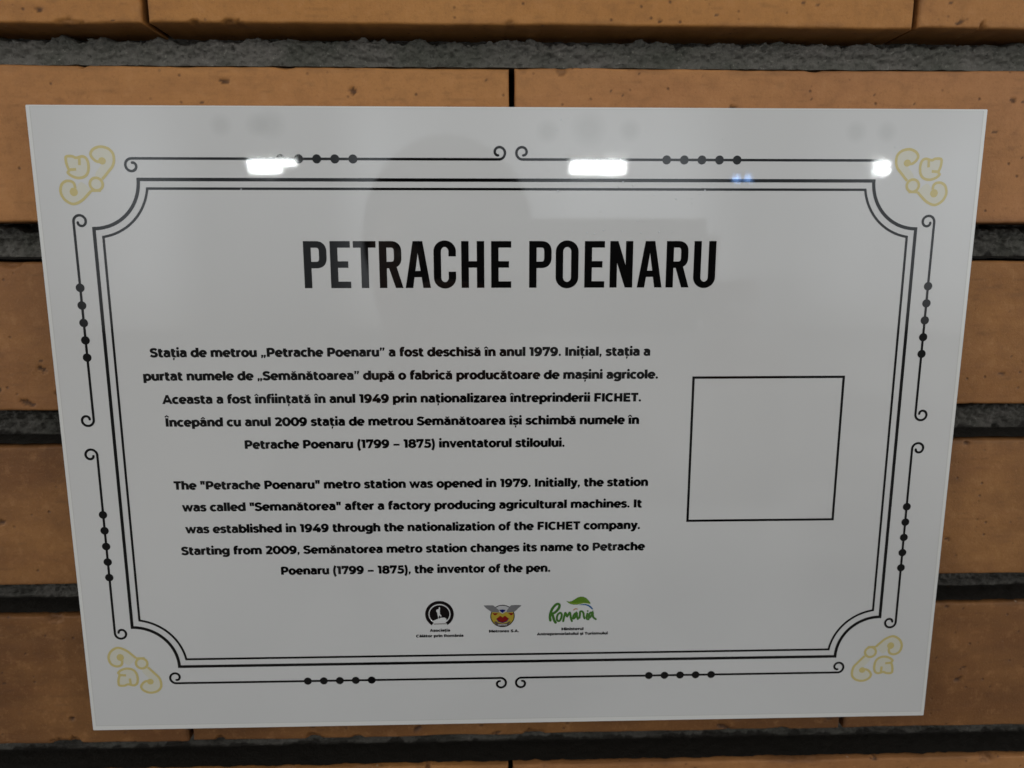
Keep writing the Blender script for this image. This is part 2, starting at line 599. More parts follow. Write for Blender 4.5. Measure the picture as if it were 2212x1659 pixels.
def S_low():
    return S((438, 425), ('c', (385, 468), (320, 486), (255, 486)), ('c', (160, 486), (108, 445), (108, 388)), ('c', (108, 320), (165, 300), (255, 282)),
             ('c', (345, 264), (402, 235), (402, 162)), ('c', (402, 95), (345, 54), (245, 54)), ('c', (165, 54), (95, 78), (48, 122)), k=.93)
def O_low(cx=318):
    return ring(cx, 269, 208, 211)
def V_low():
    return [[(-5, 540), (170, 540), (285, 205), (205, 0)], [(205, 0), (285, 205), (365, 0)], [(285, 205), (405, 540), (572, 540), (365, 0)]]
def P_cap():
    return stem(155, 0, 700) + S((155, 632), (365, 632), ('c', (500, 632), (572, 560), (572, 456)), ('c', (572, 350), (500, 280), (365, 280)), (155, 280))
def I_cap():
    return stem(155, 0, 700)
def g(ch, adv, *polys):
    if ch in 'vwxyzAM47"':
        polys = [q if len(q) > 8 or max(len(p) for p in q) > 8 else q + [r_ for p in q for r_ in ribbon(p, 21, 12, closed=True)] for q in polys]
    GLY[ch] = (adv, [p for q in polys for p in q])

g('a', 588, A_low())
g('ă', 588, A_low(), breve(285, 618))
g('â', 588, A_low(), caret(285, 612))
g('b', 665, stem(135, 0, 742), ring(352, 269, 208, 211))
g('c', 545, ring(318, 269, 208, 211, 44, 316))
g('d', 665, stem(530, 0, 742), ring(312, 269, 208, 211))
g('e', 622, ring(318, 269, 208, 211, 0, 318), bar(110, 600, 262, .78))
g('f', 392, S((165, 0), (165, 520), ('c', (165, 625), (210, 684), (300, 684)), ('c', (335, 684), (365, 680), (400, 664))), bar(22, 375, 470))
g('g', 665, S((530, 540), (530, 60), ('c', (530, -70), (450, -128), (312, -128)), ('c', (225, -128), (145, -108), (85, -70))), ring(312, 285, 208, 196))
g('h', 640, stem(135, 0, 742), arch(135, 505))
g('i', 275, I_low(), dot(137, 700, 106))
g('î', 285, I_low(), caret(137, 612))
g('l', 275, stem(137, 0, 742))
g('m', 975, stem(135, 0, 540), arch(135, 488), arch(488, 840))
g('n', 640, stem(135, 0, 540), arch(135, 505))
g('o', 638, O_low())
g('p', 665, stem(135, -194, 540), ring(352, 269, 208, 211))
g('r', 415, stem(135, 0, 540), S((135, 250), ('c', (135, 400), (210, 474), (398, 474))))
g('s', 505, S_low())
g('ș', 505, S_low(), small_comma(250))
g('t', 430, T_low())
g('ț', 430, T_low(), small_comma(225))
g('u', 635, stem(497, 0, 540), S((130, 540), (130, 250), ('c', (130, 125), (195, 58), (300, 58)), ('c', (420, 58), (497, 130), (497, 250))))
g('v', 570, V_low())
g('w', 885, [[(0, 540), (160, 540), (262, 205), (178, 0)], [(178, 0), (262, 205), (333, 0)], [(262, 205), (370, 540), (440, 310), (333, 0)], [(370, 540), (515, 540), (440, 310)],
             [(440, 310), (515, 540), (620, 205), (545, 0)], [(545, 0), (620, 205), (700, 0)], [(620, 205), (730, 540), (882, 540), (700, 0)]])
g('x', 575, [[(0, 540), (185, 540), (570, 0), (385, 0)], [(0, 0), (185, 0), (565, 540), (380, 540)]])
g('y', 570, [[(-5, 540), (170, 540), (345, 90), (205, 0)]], S((490, 540), (300, 40), ('c', (262, -60), (220, -128), (140, -128)), ('c', (100, -128), (70, -118), (35, -98))))
g('z', 520, bar(45, 480, 472), bar(40, 490, 68), [[(48, 120), (260, 120), (472, 420), (260, 420)]])
g('A', 765, [[(-8, 0), (298, 700), (382, 560), (165, 0)], [(298, 700), (466, 700), (382, 560)], [(466, 700), (773, 0), (600, 0), (382, 560)]], bar(130, 640, 205))
g('C', 700, ring(398, 350, 282, 288, 46, 314))
g('E', 665, stem(155, 0, 700), bar(100, 612, 630), bar(100, 570, 352), bar(100, 622, 70))
g('F', 635, stem(155, 0, 700), bar(100, 600, 630), bar(100, 560, 325))
g('H', 770, stem(155, 0, 700), stem(615, 0, 700), bar(155, 615, 350))
g('I', 312, I_cap())
g('Î', 312, I_cap(), caret(155, 770))
g('M', 895, stem(155, 0, 700), stem(740, 0, 700), [[(71, 700), (215, 700), (447, 330), (400, 180)], [(400, 180), (447, 330), (495, 180)], [(447, 330), (680, 700), (824, 700), (495, 180)]])
g('P', 690, P_cap())
g('R', 712, P_cap(), [[(300, 290), (500, 290), (680, 0), (480, 0)]])
g('S', 622, S((540, 560), ('c', (470, 615), (400, 640), (318, 640)), ('c', (190, 640), (118, 585), (118, 508)), ('c', (118, 415), (200, 390), (318, 360)),
              ('c', (440, 330), (508, 290), (508, 205)), ('c', (508, 115), (430, 58), (300, 58)), ('c', (195, 58), (110, 95), (48, 150))))
g('T', 620, bar(10, 610, 630), stem(310, 0, 700))
g('0', 690, ring(345, 350, 235, 288))
g('1', 405, stem(240, 0, 700), bar(18, 240, 630))
g('2', 612, S((70, 565), ('c', (135, 620), (205, 640), (285, 640)), ('c', (415, 640), (485, 585), (485, 505)), ('c', (485, 440), (450, 390), (385, 325)), (150, 100)), bar(45, 595, 70))
g('4', 722, [[(370, 700), (560, 700), (225, 250), (40, 250)]], bar(35, 700, 205), stem(495, 0, 400))
g('5', 612, bar(120, 560, 630), [[(118, 700), (275, 700), (255, 330), (92, 330)]], S((150, 390), (300, 390), ('c', (450, 390), (512, 320), (512, 228)), ('c', (512, 120), (430, 58), (290, 58)), ('c', (200, 58), (115, 85), (48, 130))))
g('7', 640, bar(28, 612, 630), [[(430, 640), (612, 640), (612, 600), (345, 0), (165, 0)]], [[(28, 460), (175, 460), (175, 640), (28, 640)]])
g('8', 662, ring(331, 512, 188, 130), ring(331, 212, 222, 154))
g('9', 662, ring(315, 455, 205, 186), S((528, 470), ('c', (540, 230), (445, 60), (255, 60)), ('c', (195, 60), (140, 72), (95, 95))))
g('.', 248, dot(124, 84, 98))
g(',', 255, comma(124, 84))
g('„', 450, comma(115, 84), comma(320, 84))
g('”', 450, comma(130, 640, 88), comma(335, 640, 88))
g('"', 440, [[(50, 715), (200, 715), (180, 420), (70, 420)], [(245, 715), (395, 715), (375, 420), (265, 420)]])
g('(', 360, ribbon(ell(470, 270, 330, 600, 128, 232, 18), HX * .85, HY))
g(')', 360, ribbon(ell(-110, 270, 330, 600, -52, 52, 18), HX * .85, HY))
g('–', 600, bar(45, 555, 262, .85))
GLY[' '] = (285, [])
CACHE = {}

def glyph(ch):
    if ch not in CACHE:
        adv, polys = GLY[ch]
        CACHE[ch] = (adv, union(polys, 1e-3) if polys else ([], []))
    return CACHE[ch]

def text_parts(s, x0, x1, base, cap, tilt=0.0):
    """A line of lettering whose ink runs from x0 to x1 (mm), standing on base, with capitals cap mm high."""
    k = cap / 700.0
    pen, ink, runs = 0, [], []
    for ch in s:
        adv, (V, F) = glyph(ch)
        if V:
            ink += [pen + v[0] for v in V]
            runs.append((pen, V, F))
        pen += adv
    a, b = min(ink), max(ink)
    sx = (x1 - x0) / (b - a)
    return [([(x0 + (p + v[0] - a) * sx, base + v[1] * k + tilt * ((p + v[0] - a) * sx)) for v in V], F) for p, V, F in runs]

# ------------------------------------------------------------------ the plaque
GL = .03
def print_mat(name, col):
    return plain(name, col, GL, .5)
INK = print_mat('black_print', (.004, .004, .0042))
GOLD = print_mat('pale_gold_print', (.58, .485, .20))
GOLDF = print_mat('pale_gold_wash', (.636, .618, .52))
EDGE = print_mat('acrylic_edge', (.72, .72, .70))
LINE = print_mat('acrylic_edge_line', (.575, .575, .555))

k = NT('white_acrylic')
co = k.coords()
mott = k.noise(22, 3, .5, co)
col = k.mix(k.mapr(mott, .3, .7, 0, 1), (.628, .628, .622), (.645, .645, .638))
SPOTS = [(-90.2, 99.3, 3.4), (-75.0, 99.6, 4.6), (-79.2, 99.4, 3.6), (10.1, 97.9, 3.6), (22.9, 98.6, 5.6), (35.8, 98.2, 3.5), (107.2, 98.0, 3.4), (116.9, 98.0, 3.3)]
for x, z, r in SPOTS:      # faint soft-edged grey discs near the top of the sheet
    d = k.n('VectorMath', operation='DISTANCE')
    k.l(co, d.inputs[0])
    d.inputs[1].default_value = (x * MM, 0, z * MM)
    col = k.mix(k.mapr(d.outputs['Value'], r * .35 * MM, r * 1.15 * MM, .3, 0), col, (.44, .445, .435))
k.l(col, k.b.inputs['Base Color'])
k.l(k.mapr(k.noise(40, 5, .65, co), .50, .72, .022, .07), k.b.inputs['Roughness'])
k.b.inputs['IOR'].default_value = 1.49
WHITE = k.m

plaque = thing('information_plaque', 'white glossy acrylic plaque with black bilingual text and scrolled border fixed to the bricks', 'plaque')

def build_plate():
    bm = bmesh.new()
    bmesh.ops.create_cube(bm, size=1)
    for v in bm.verts:
        v.co = Vector((v.co.x * 297, v.co.y * 3 + 1.5, v.co.z * 210)) * MM
    bmesh.ops.bevel(bm, geom=bm.edges[:], offset=.00018, segments=2, affect='EDGES')
    me = bpy.data.meshes.new('plate')
    bm.to_mesh(me)
    bm.free()
    link('plate', me, plaque, [WHITE])
    def frame(name, ins, out_, y, mat):
        (l, r, b, t), (l2, r2, b2, t2) = ins, out_
        q = [(-148.5 + l2, -105 + b2), (148.5 - r2, -105 + b2), (148.5 - r2, 105 - t2), (-148.5 + l2, 105 - t2)]
        p = [(-148.5 + l, -105 + b), (148.5 - r, -105 + b), (148.5 - r, 105 - t), (-148.5 + l, 105 - t)]
        F = [(i, (i + 1) % 4, 4 + (i + 1) % 4, 4 + i) for i in range(4)]
        return flat(name, [(q + p, F)], y, mat, plaque)
    frame('edge_band', (1.2, 1.2, 1.7, .45), (.22, .22, .22, .22), -.012, EDGE)
    frame('edge_line', (1.45, 1.45, 1.95, .6), (1.2, 1.2, 1.7, .45), -.014, LINE)
    # glue pads between sheet and bricks
    for x in (-120, 0, 120):
        for z in (-80, 80):
            bm = bmesh.new()
            bmesh.ops.create_cube(bm, size=1)
            for v in bm.verts:
                v.co = Vector((v.co.x * 18 + x, v.co.y * 2.6 + 4.25, v.co.z * 18 + z)) * MM
            me = bpy.data.meshes.new('adhesive_pad')
            bm.to_mesh(me)
            bm.free()
            link('adhesive_pad', me, plaque, [EDGE])
build_plate()

CX, CZ = -1.35, 1.05
PY = -.045
def mir(p, fx, fz):
    return [((2 * CX - x) if fx else x, (2 * CZ - z) if fz else z) for x, z in p]

def frame_path(hw, hh, cw, ch, rad):
    """Rectangle with scooped corners: half width/height, half length of the straight runs, radius about the scoop's own centre."""
    c0 = (130.2, 82.05)
    o = []
    for sx, sz in ((1, 1), (-1, 1), (-1, -1), (1, -1)):
        cx, cz = sx * c0[0], sz * c0[1]
        a_h = math.atan2(sz * hh - cz, sx * cw - cx)
        a_v = math.atan2(sz * ch - cz, sx * hw - cx)
        d = (a_h - a_v + math.pi) % (2 * math.pi) - math.pi
        arc = [(cx + rad * math.cos(a_v + d * t), cz + rad * math.sin(a_v + d * t)) for t in np.linspace(0, 1, 25)]
        o += arc if sx * sz > 0 else arc[::-1]
    return [(x + CX + .1, z + CZ) for x, z in o]

def build_border():
    flat('outer_border', [union(ribbon(frame_path(130.2, 82.05, 115.3, 67.15, 14.9), .52, closed=True))], PY, INK, plaque)
    flat('inner_border', [union(ribbon(frame_path(127.5, 79.3, 112.65, 64.5, 17.65), .38, closed=True))], PY, INK, plaque)
    def spiral(cx, cz, a0, a1, r0, r1):
        return [(cx + (r0 + (r1 - r0) * t ** 1.6) * math.cos(math.radians(a0 + (a1 - a0) * t)), cz + (r0 + (r1 - r0) * t ** 1.6) * math.sin(math.radians(a0 + (a1 - a0) * t))) for t in np.linspace(0, 1, 40)]
    hz = 89.38
    H = spiral(-118.1, hz - 2.15, 90 + 352, 90, .85, 2.15)[::-1][::-1]
    H = [p for p in spiral(-118.1, hz - 2.1, 90, 442, 2.1, .85)][::-1] + spiral(-5.05, hz + 2.05, 270, 615, 2.05, .85)
    Vv = [p for p in spiral(-135.4, 70.3, 180, -165, 2.1, .85)][::-1] + spiral(-139.5, 7.0, 0, -345, 2.1, .85)
    for fx in (0, 1):
        for fz in (0, 1):
            for path, beads in ((H, [(-50.3 - 5.57 * i, hz) for i in range(5)]), (Vv, [(-137.5, 49.84 - 5.57 * i) for i in range(5)])):
                s = flat('scroll_line', [union(ribbon(mir(path, fx, fz), .39) + [c for e in (path[0], path[-1]) for c in [ell(*mir([e], fx, fz)[0], .39, .39, 0, 360, 12)[:-1]]])], PY, INK, plaque)
                for bx, bz in mir(beads, fx, fz):
                    flat('bead', [union([ell(bx, bz, 1.38, 1.38, 0, 360, 24)[:-1]])], PY - .008, INK, s)

GO = {'up': [(-126.73, 88.29), (-128.6, 88.44), (-129.9, 89.51), (-130.3, 90.73), (-129.51, 91.96), (-127.88, 92.72), (-126.31, 92.73), (-124.65, 92.12), (-123.53, 90.75), (-123.4, 88.76), (-123.95, 87.07), (-125.27, 85.53), (-126.5, 84.14), (-127.46, 83.13)],
      'dn': [(-131.17, 79.64), (-132.57, 78.24), (-134.13, 76.83), (-136.12, 75.82), (-137.7, 75.81), (-139.47, 76.98), (-140.39, 78.69), (-140.42, 80.24), (-139.76, 81.79), (-138.42, 82.57), (-137.02, 82.5), (-136.15, 81.8), (-135.94, 80.41)],
      'flower': [(-137.67, 89.87), (-135.95, 89.95), (-134.75, 89.5), (-132.83, 89.93), (-131.65, 89.2), (-131.24, 87.36), (-131.61, 85.21), (-132.8, 83.89), (-134.72, 83.5), (-136.55, 84.04), (-137.7, 85.04), (-137.31, 85.81), (-137.78, 87.34), (-137.96, 88.88)]}
def build_gold():
    hw = .42
    for fx in (0, 1):
        for fz in (0, 1):
            up_, dn, fl = smooth(GO['up']), smooth(GO['dn']), smooth(GO['flower'], 6, True)
            q = ribbon(mir(up_, fx, fz), hw) + ribbon(mir(dn, fx, fz), hw) + ribbon(mir(fl, fx, fz), hw, closed=True)
            q += ribbon(mir(ell(-129.41, 81.66, 1.95, 1.9), fx, fz), hw, closed=True)
            q += ribbon(mir([(-133.83, 89.5), (-133.95, 87.3)], fx, fz), .42) + ribbon(mir([(-137.5, 85.93), (-135.1, 86.08)], fx, fz), .42)
            q += ribbon(mir([(-131.2, 79.72), (-128.2, 79.75)], fx, fz), .42)
            q += [mir(ell(-127.0, 88.6, 1.15, 1.1, 0, 360, 18)[:-1], fx, fz), mir(ell(-136.5, 79.3, 1.25, 1.3, 0, 360, 18)[:-1], fx, fz)]
            o = flat('corner_ornament', [union(q)], PY, GOLD, plaque)
            fill = [mir(smooth(GO['up'] + [(-129.5, 84.6)], 5, True), fx, fz), mir(smooth(GO['dn'] + [(-133.9, 82.3)], 5, True), fx, fz), mir(fl, fx, fz), mir(ell(-129.41, 81.66, 1.95, 1.9)[:-1], fx, fz)]
            flat('ornament_wash', [union(fill)], PY + .02, GOLDF, o)

def build_title():
    T, B, vx, hy = 64.35, 49.6, 2.36, 2.05
    mid_t, mid_b = 58.05, 56.0
    def rect(a, b, c, d):
        return [(a, c), (b, c), (b, d), (a, d)]
    def pp(x, w, bot=B):
        cx = x + vx / 2
        xr = x + w - vx / 2
        zt, zb = T - hy / 2, 55.85 + hy / 2
        path = [(cx, zt), (xr - 2.1, zt)] + bez((xr - 2.1, zt), (xr - .5, zt), (xr, zt - 1.0), (xr, zt - 2.3)) + [(xr, zb + 2.3)] + bez((xr, zb + 2.3), (xr, zb + 1.0), (xr - .5, zb), (xr - 2.1, zb)) + [(cx, zb)]
        return [rect(x, x + vx, B, T)] + ribbon(path, vx / 2, hy / 2)
    def ee(x, w):
        return [rect(x, x + vx, B, T), rect(x, x + w, T - hy, T), rect(x, x + w - .7, mid_b, mid_t), rect(x, x + w, B, B + hy)]
    def rr(x, w):
        return pp(x, w - .45) + [[(x + 2.9, 56.4), (x + 5.3, 56.8), (x + w, B), (x + w - 2.42, B)]]
    def aa(x, w):
        m = x + w / 2
        apex = 60.6
        return [[(x, B), (m - 1.53, T), (m, apex), (x + 2.4, B)], [(m - 1.53, T), (m + 1.53, T), (m, apex)], [(x + w, B), (x + w - 2.4, B), (m, apex), (m + 1.53, T)], [(x + 1.2, 53.0), (x + w - 1.2, 53.0), (x + w - 1.6, 55.0), (x + 1.6, 55.0)]]
    def oo(x, w, a0=0, a1=0, kind='O'):
        rx = w / 2 - vx / 2
        cx = x + w / 2
        ry = rx * 1.02
        zt, zb = T + .2 - hy / 2, B - .2 + hy / 2
        top = [(cx + rx * math.cos(t), zt - ry + ry * math.sin(t)) for t in np.linspace(0, math.pi, 20)]
        bot = [(cx - rx * math.cos(t), zb + ry - ry * math.sin(t)) for t in np.linspace(0, math.pi, 20)]
        if kind == 'O':
            return ribbon(top + bot, vx / 2, hy / 2, closed=True)
        if kind == 'C':
            return ribbon([(cx + rx, 59.55)] + top + bot + [(cx + rx, 54.75)], vx / 2, hy / 2)
        return ribbon([(cx - rx, T)] + bot + [(cx + rx, T)], vx / 2, hy / 2)
    L = [pp(-66.95, 7.25), ee(-58.6, 6.35), [rect(-51.3, -44.15, T - hy, T), rect(-48.9, -46.54, B, T)], rr(-43.15, 7.5), aa(-34.95, 8.05), oo(-25.9, 7.1, kind='C'),
         [rect(-17.1, -17.1 + vx, B, T), rect(-9.8 - vx, -9.8, B, T), rect(-17, -10, mid_b, mid_t)], ee(-7.6, 6.4),
         pp(4.55, 7.15), oo(13.05, 7.3), ee(22.3, 6.45),
         [rect(30.45, 32.75, B, T), rect(35.5, 37.82, B, T), [(30.45, T), (33.05, T), (37.82, B), (35.4, B)]], aa(39.3, 8.05), rr(48.62, 7.5), oo(57.5, 7.1, kind='U')]
    flat('title_lettering', [union(q) for q in L], PY, INK, plaque)

def para(lines):
    p = bpy.data.objects.new('paragraph', None)
    p.empty_display_size = .01
    COL.objects.link(p)
    p.parent = plaque
    for s, x0, x1, z in lines:
        flat('text_line', text_parts(s, x0, x1, z, 2.86, -.0012), PY, INK, p)

def build_text():
    para([('Stația de metrou „Petrache Poenaru” a fost deschisă în anul 1979. Inițial, stația a', -117.6, 44.4, 27.6),
          ('purtat numele de „Semănătoarea” după o fabrică producătoare de mașini agricole.', -120.3, 47.2, 19.95),
          ('Aceasta a fost înființată în anul 1949 prin naționalizarea întreprinderii FICHET.', -114.9, 41.8, 12.25),
          ('Începând cu anul 2009 stația de metrou Semănătoarea își schimbă numele în', -114.6, 41.4, 4.6),
          ('Petrache Poenaru (1799 – 1875) inventatorul stiloului.', -89.2, 16.6, -3.1)])
    para([('The "Petrache Poenaru" metro station was opened in 1979. Initially, the station', -113.4, 45.1, -16.95),
          ('was called "Semanătorea" after a factory producing agricultural machines. It', -111.3, 43.3, -24.55),
          ('was established in 1949 through the nationalization of the FICHET company.', -110.8, 42.8, -32.25),
          ('Starting from 2009, Semănatorea metro station changes its name to Petrache', -112.8, 44.8, -39.95),
          ('Poenaru (1799 – 1875), the inventor of the pen.', -79.7, 12.2, -47.5)])
    flat('code_frame', [union(ribbon([(59.05, 20.0), (109.3, 20.0), (109.3, -29.7), (59.05, -29.7)], .4, closed=True))], PY, INK, plaque)

def build_logos():
    M = {n: print_mat('print_' + n, c) for n, c in {'dark': (.010, .008, .008), 'grey': (.17, .17, .175), 'pale': (.45, .45, .46), 'yellow': (.40, .30, .04), 'red': (.20, .014, .012), 'blue': (.012, .014, .12),
         'green': (.06, .16, .030), 'leaf': (.10, .21, .02), 'olive': (.23, .33, .05), 'river': (.015, .10, .27), 'brown': (.10, .075, .065), 'orange': (.45, .25, .14)}.items()}
    def layer(name, polys, mat, lv, parent):
        return flat(name, [union(polys)], PY - .006 * lv, M[mat] if isinstance(mat, str) else mat, parent)
    # round emblem with a small statue
    e = layer('round_emblem', ribbon(ell(-26.12, -62.75, 4.38, 4.33, -57, 237, 60), .57), 'dark', 0, plaque)
    e['label'] = 'dark round emblem with a pale standing figure'
    lower = [(-28.55, -65.24), (-28.01, -65.05), (-26.93, -64.59), (-26.2, -64.12), (-24.41, -64.05), (-23.88, -64.34), (-23.7, -64.95)]
    a0, a1 = math.degrees(math.atan2(-64.95 + 62.75, -23.7 + 26.12)), math.degrees(math.atan2(-65.24 + 62.75, -28.55 + 26.12)) % 360
    layer('emblem_disc', [ell(-26.12, -62.75, 3.45, 3.35, a0, a1, 40) + lower], 'dark', 0, e)
    st = [(-26.08, -60.08), (-25.87, -60.56), (-26.02, -61.52), (-25.91, -62.68), (-25.47, -63.26), (-25.58, -64.03), (-26.21, -64.37), (-26.65, -64.01), (-26.72, -63.24), (-26.89, -62.28), (-27.26, -61.5), (-27.04, -61.02), (-26.36, -60.84), (-26.32, -60.32)]
    layer('emblem_figure', [st], WHITE, 1, e)
    layer('emblem_dark_wedge', [[(-26.04, -63.06), (-25.57, -63.93), (-26.12, -64.41), (-26.52, -63.92)]], 'dark', 2, e)  # dark printed wedge over the pale figure
    layer('emblem_line', ribbon([(-28.12, -66.41), (-24.0, -66.37)], .14), 'brown', 0, e)
    # winged roundel
    c = (-4.28, -63.77)
    e = layer('winged_emblem', [ell(*c, 4.0, 3.95, 0, 360, 48)[:-1]], 'yellow', 0, plaque)
    e['label'] = 'winged yellow, red and blue roundel'
    layer('emblem_sky', [[p for p in ell(*c, 4.0, 3.95, 22, 158, 24)] + [(-5.5, -62.2), (-4.28, -62.9), (-3.05, -62.2)]], 'pale', 1, e)
    layer('emblem_ring', ribbon(ell(*c, 4.08, 4.03), .15, closed=True), 'dark', 2, e)
    layer('emblem_wing', [[(-10.86, -59.73), (-9.52, -59.69), (-7.55, -59.72), (-7.01, -60.17), (-6.48, -60.66), (-5.41, -61.63), (-5.59, -62.4), (-6.49, -62.35), (-7.92, -62.27), (-8.46, -61.97), (-9.17, -61.39), (-10.06, -60.7)]], 'grey', 3, e)
    layer('emblem_wing', [[(2.31, -59.8), (0.69, -59.7), (-1.28, -59.77), (-1.82, -60.34), (-2.36, -61.1), (-2.9, -61.86), (-2.72, -62.45), (-1.46, -62.37), (-0.2, -62.29), (0.69, -61.53), (1.23, -60.87), (1.95, -60.3)]], 'grey', 3, e)
    layer('emblem_blue_point', [[(-5.41, -61.44), (-4.28, -61.3), (-3.17, -61.48), (-3.62, -62.14), (-4.28, -62.62), (-4.96, -62.12)]], 'blue', 4, e)
    layer('emblem_red_point', [[(-7.83, -62.66), (-5.77, -62.69), (-6.49, -63.35), (-7.12, -63.44)]], 'red', 4, e)
    layer('emblem_red_point', [[(-2.36, -62.64), (-0.38, -62.71), (-0.92, -63.44), (-1.46, -63.53)]], 'red', 4, e)
    layer('emblem_blue_curve', [[(-6.6, -64.65), (-5.42, -65.2), (-4.29, -65.6), (-3.08, -65.2), (-1.95, -64.62), (-2.72, -65.83), (-4.29, -66.41), (-5.78, -65.88)]], 'blue', 3, e)
    layer('emblem_red_letter', [[(-6.41, -64.71), (-5.06, -63.67), (-4.28, -64.26), (-3.44, -63.63), (-2.09, -64.73), (-3.08, -65.73), (-4.29, -66.1), (-5.42, -65.79)]], 'red', 4, e)
    layer('emblem_band', [[(-7.22, -65.86), (-6.5, -65.67), (-5.6, -66.37), (-4.29, -66.64), (-2.9, -66.41), (-2.0, -65.74), (-1.37, -65.95), (-2.18, -67.1), (-3.27, -67.57), (-4.29, -67.69), (-5.43, -67.53), (-6.5, -67.03)]], 'brown', 3, e)
    flat('emblem_lettering', text_parts('METRO', -5.9, -2.7, -67.3, .5) if 'O' in GLY else [], PY - .03, M['pale'], e)
    # handwritten country mark with leaf and river
    Ls = {'R1': [(12.39, -65.67), (12.25, -64.31), (12.43, -62.96), (13.04, -61.34), (14.04, -60.01), (14.91, -59.55), (15.49, -59.9), (15.37, -60.97), (14.56, -62.18), (13.56, -62.97), (12.93, -63.1)],
          'R2': [(12.93, -63.1), (13.32, -64.19), (13.71, -65.55), (14.23, -66.51)],
          'o': [(15.71, -62.87), (14.96, -63.54), (14.65, -64.75), (14.85, -65.71), (15.49, -65.92), (16.11, -65.05), (16.35, -63.69), (16.09, -63.01), (15.75, -62.87)],
          'm': [(16.88, -66.01), (17.12, -64.79), (17.54, -63.03), (17.86, -63.31), (18.25, -64.26), (18.99, -62.92), (19.31, -63.2), (19.52, -64.69), (19.92, -66.05)],
          'a1': [(21.39, -62.96), (20.64, -63.62), (20.34, -64.7), (20.54, -65.11), (21.16, -64.44), (21.58, -63.09), (21.66, -64.18), (21.99, -65.27)],
          'n': [(22.55, -64.86), (22.72, -63.38), (22.77, -62.57), (23.4, -62.44), (23.92, -63.13), (24.06, -64.22), (24.33, -65.1)],
          'i': [(25.31, -63.29), (25.08, -64.5), (25.22, -65.32), (25.73, -65.46)],
          'a2': [(27.08, -62.91), (26.32, -63.03), (25.95, -63.83), (25.85, -64.65), (26.2, -64.79), (26.84, -63.85), (27.14, -62.91), (27.22, -63.99), (27.49, -64.81), (28.26, -65.43)]}
    q = []
    for n_, p in Ls.items():
        wd = .46 if n_[0] == 'R' else .38
        q += ribbon(smooth(p, 5), wd)
        for e_ in (p[0], p[-1]):
            q.append(ell(*e_, wd, wd, 0, 360, 12)[:-1])
    q.append(ell(25.4, -62.35, .33, .33, 0, 360, 12)[:-1])
    e = layer('handwritten_emblem', q, 'green', 0, plaque)
    e['label'] = 'green handwritten word under a leaf and a blue river'
    leaf = [(17.8, -58.47), (18.93, -58.73), (19.81, -58.54), (20.81, -57.89), (21.81, -57.23), (22.81, -56.93), (23.82, -56.99), (24.83, -57.47), (25.73, -58.43), (26.25, -59.24), (26.32, -59.72), (25.37, -59.43), (24.11, -59.41), (22.85, -59.67), (21.6, -59.92), (20.34, -59.9), (19.32, -59.61), (18.56, -59.2)]
    layer('emblem_leaf', [leaf], 'leaf', 0, e)
    layer('leaf_vein', ribbon(smooth([(18.69, -59.0), (20.33, -59.43), (22.22, -59.39), (24.11, -59.32), (26.2, -59.6)], 5), .11), 'olive', 1, e)
    layer('emblem_river', [[(21.98, -60.05), (23.23, -59.80), (24.49, -59.70), (25.63, -59.98), (26.66, -60.73), (27.3, -61.56), (26.93, -61.82), (26.29, -61.2), (25.39, -60.45), (24.37, -60.15), (23.24, -60.10)]], 'river', 0, e)
    layer('letter_accent', ribbon(smooth([(20.37, -61.99), (21.11, -61.46), (21.87, -61.61)], 6), .22), 'orange', 0, e)
    for cap_, ls in (('caption', [('Asociația', -29.63, -22.55, -69.3), ('Călător prin România', -34.4, -17.9, -71.35)]), ('caption', [('Metrorex S.A.', -9.0, 1.4, -69.9)]),
                     ('caption', [('Ministerul', 16.3, 24.05, -69.45), ('Antreprenoriatului și Turismului', 7.7, 32.6, -71.25)])):
        c_ = bpy.data.objects.new(cap_, None)
        c_.empty_display_size = .01
        COL.objects.link(c_)
        c_.parent = plaque
        for s, x0, x1, z in ls:
            flat('text_line', text_parts(s, x0, x1, z, 1.0), PY, INK, c_)

def build_specks():
    rs = random.Random(3)
    SP = [(14.3, 101.3, .3), (13.0, 98.3, .22), (21.9, 87.6, .25), (34.0, 82.6, .3), (37.2, 81.6, .28), (44, 78.6, .25), (39, 70.6, .25), (51, 77.4, .3), (13.5, 79.8, .4), (-85.2, 80.2, .25),
          (23.0, 67.0, .32), (25.3, 66.6, .3), (28.2, 67.7, .36), (34.1, 67.4, .28), (40.2, 66.9, .32), (46.0, 67.2, .36), (18.3, 67.5, .25), (32.7, 81.1, .3), (22.3, 69.4, .2), (120, 93.4, .25), (60.1, 80.1, .3)]
    SP += [(rs.uniform(0, 70), rs.uniform(58, 102), rs.uniform(.12, .22)) for _ in range(26)]
    bm = bmesh.new()
    for x, z, r in SP:
        m = bmesh.ops.create_icosphere(bm, subdivisions=2, radius=1)
        for v in m['verts']:
            v.co = Vector((v.co.x * r * .8 + x, v.co.y * .12 - .05, v.co.z * r * .8 + z)) * MM
    me = bpy.data.meshes.new('dust_specks')
    bm.to_mesh(me)
    bm.free()
    o = link('dust_specks', me, plaque, [plain('pale_dust', (.62, .64, .66), .4)])
    o['kind'] = 'stuff'

g('O', 780, ring(390, 350, 282, 288))
build_border()
build_gold()
build_title()
build_text()
build_logos()
build_specks()

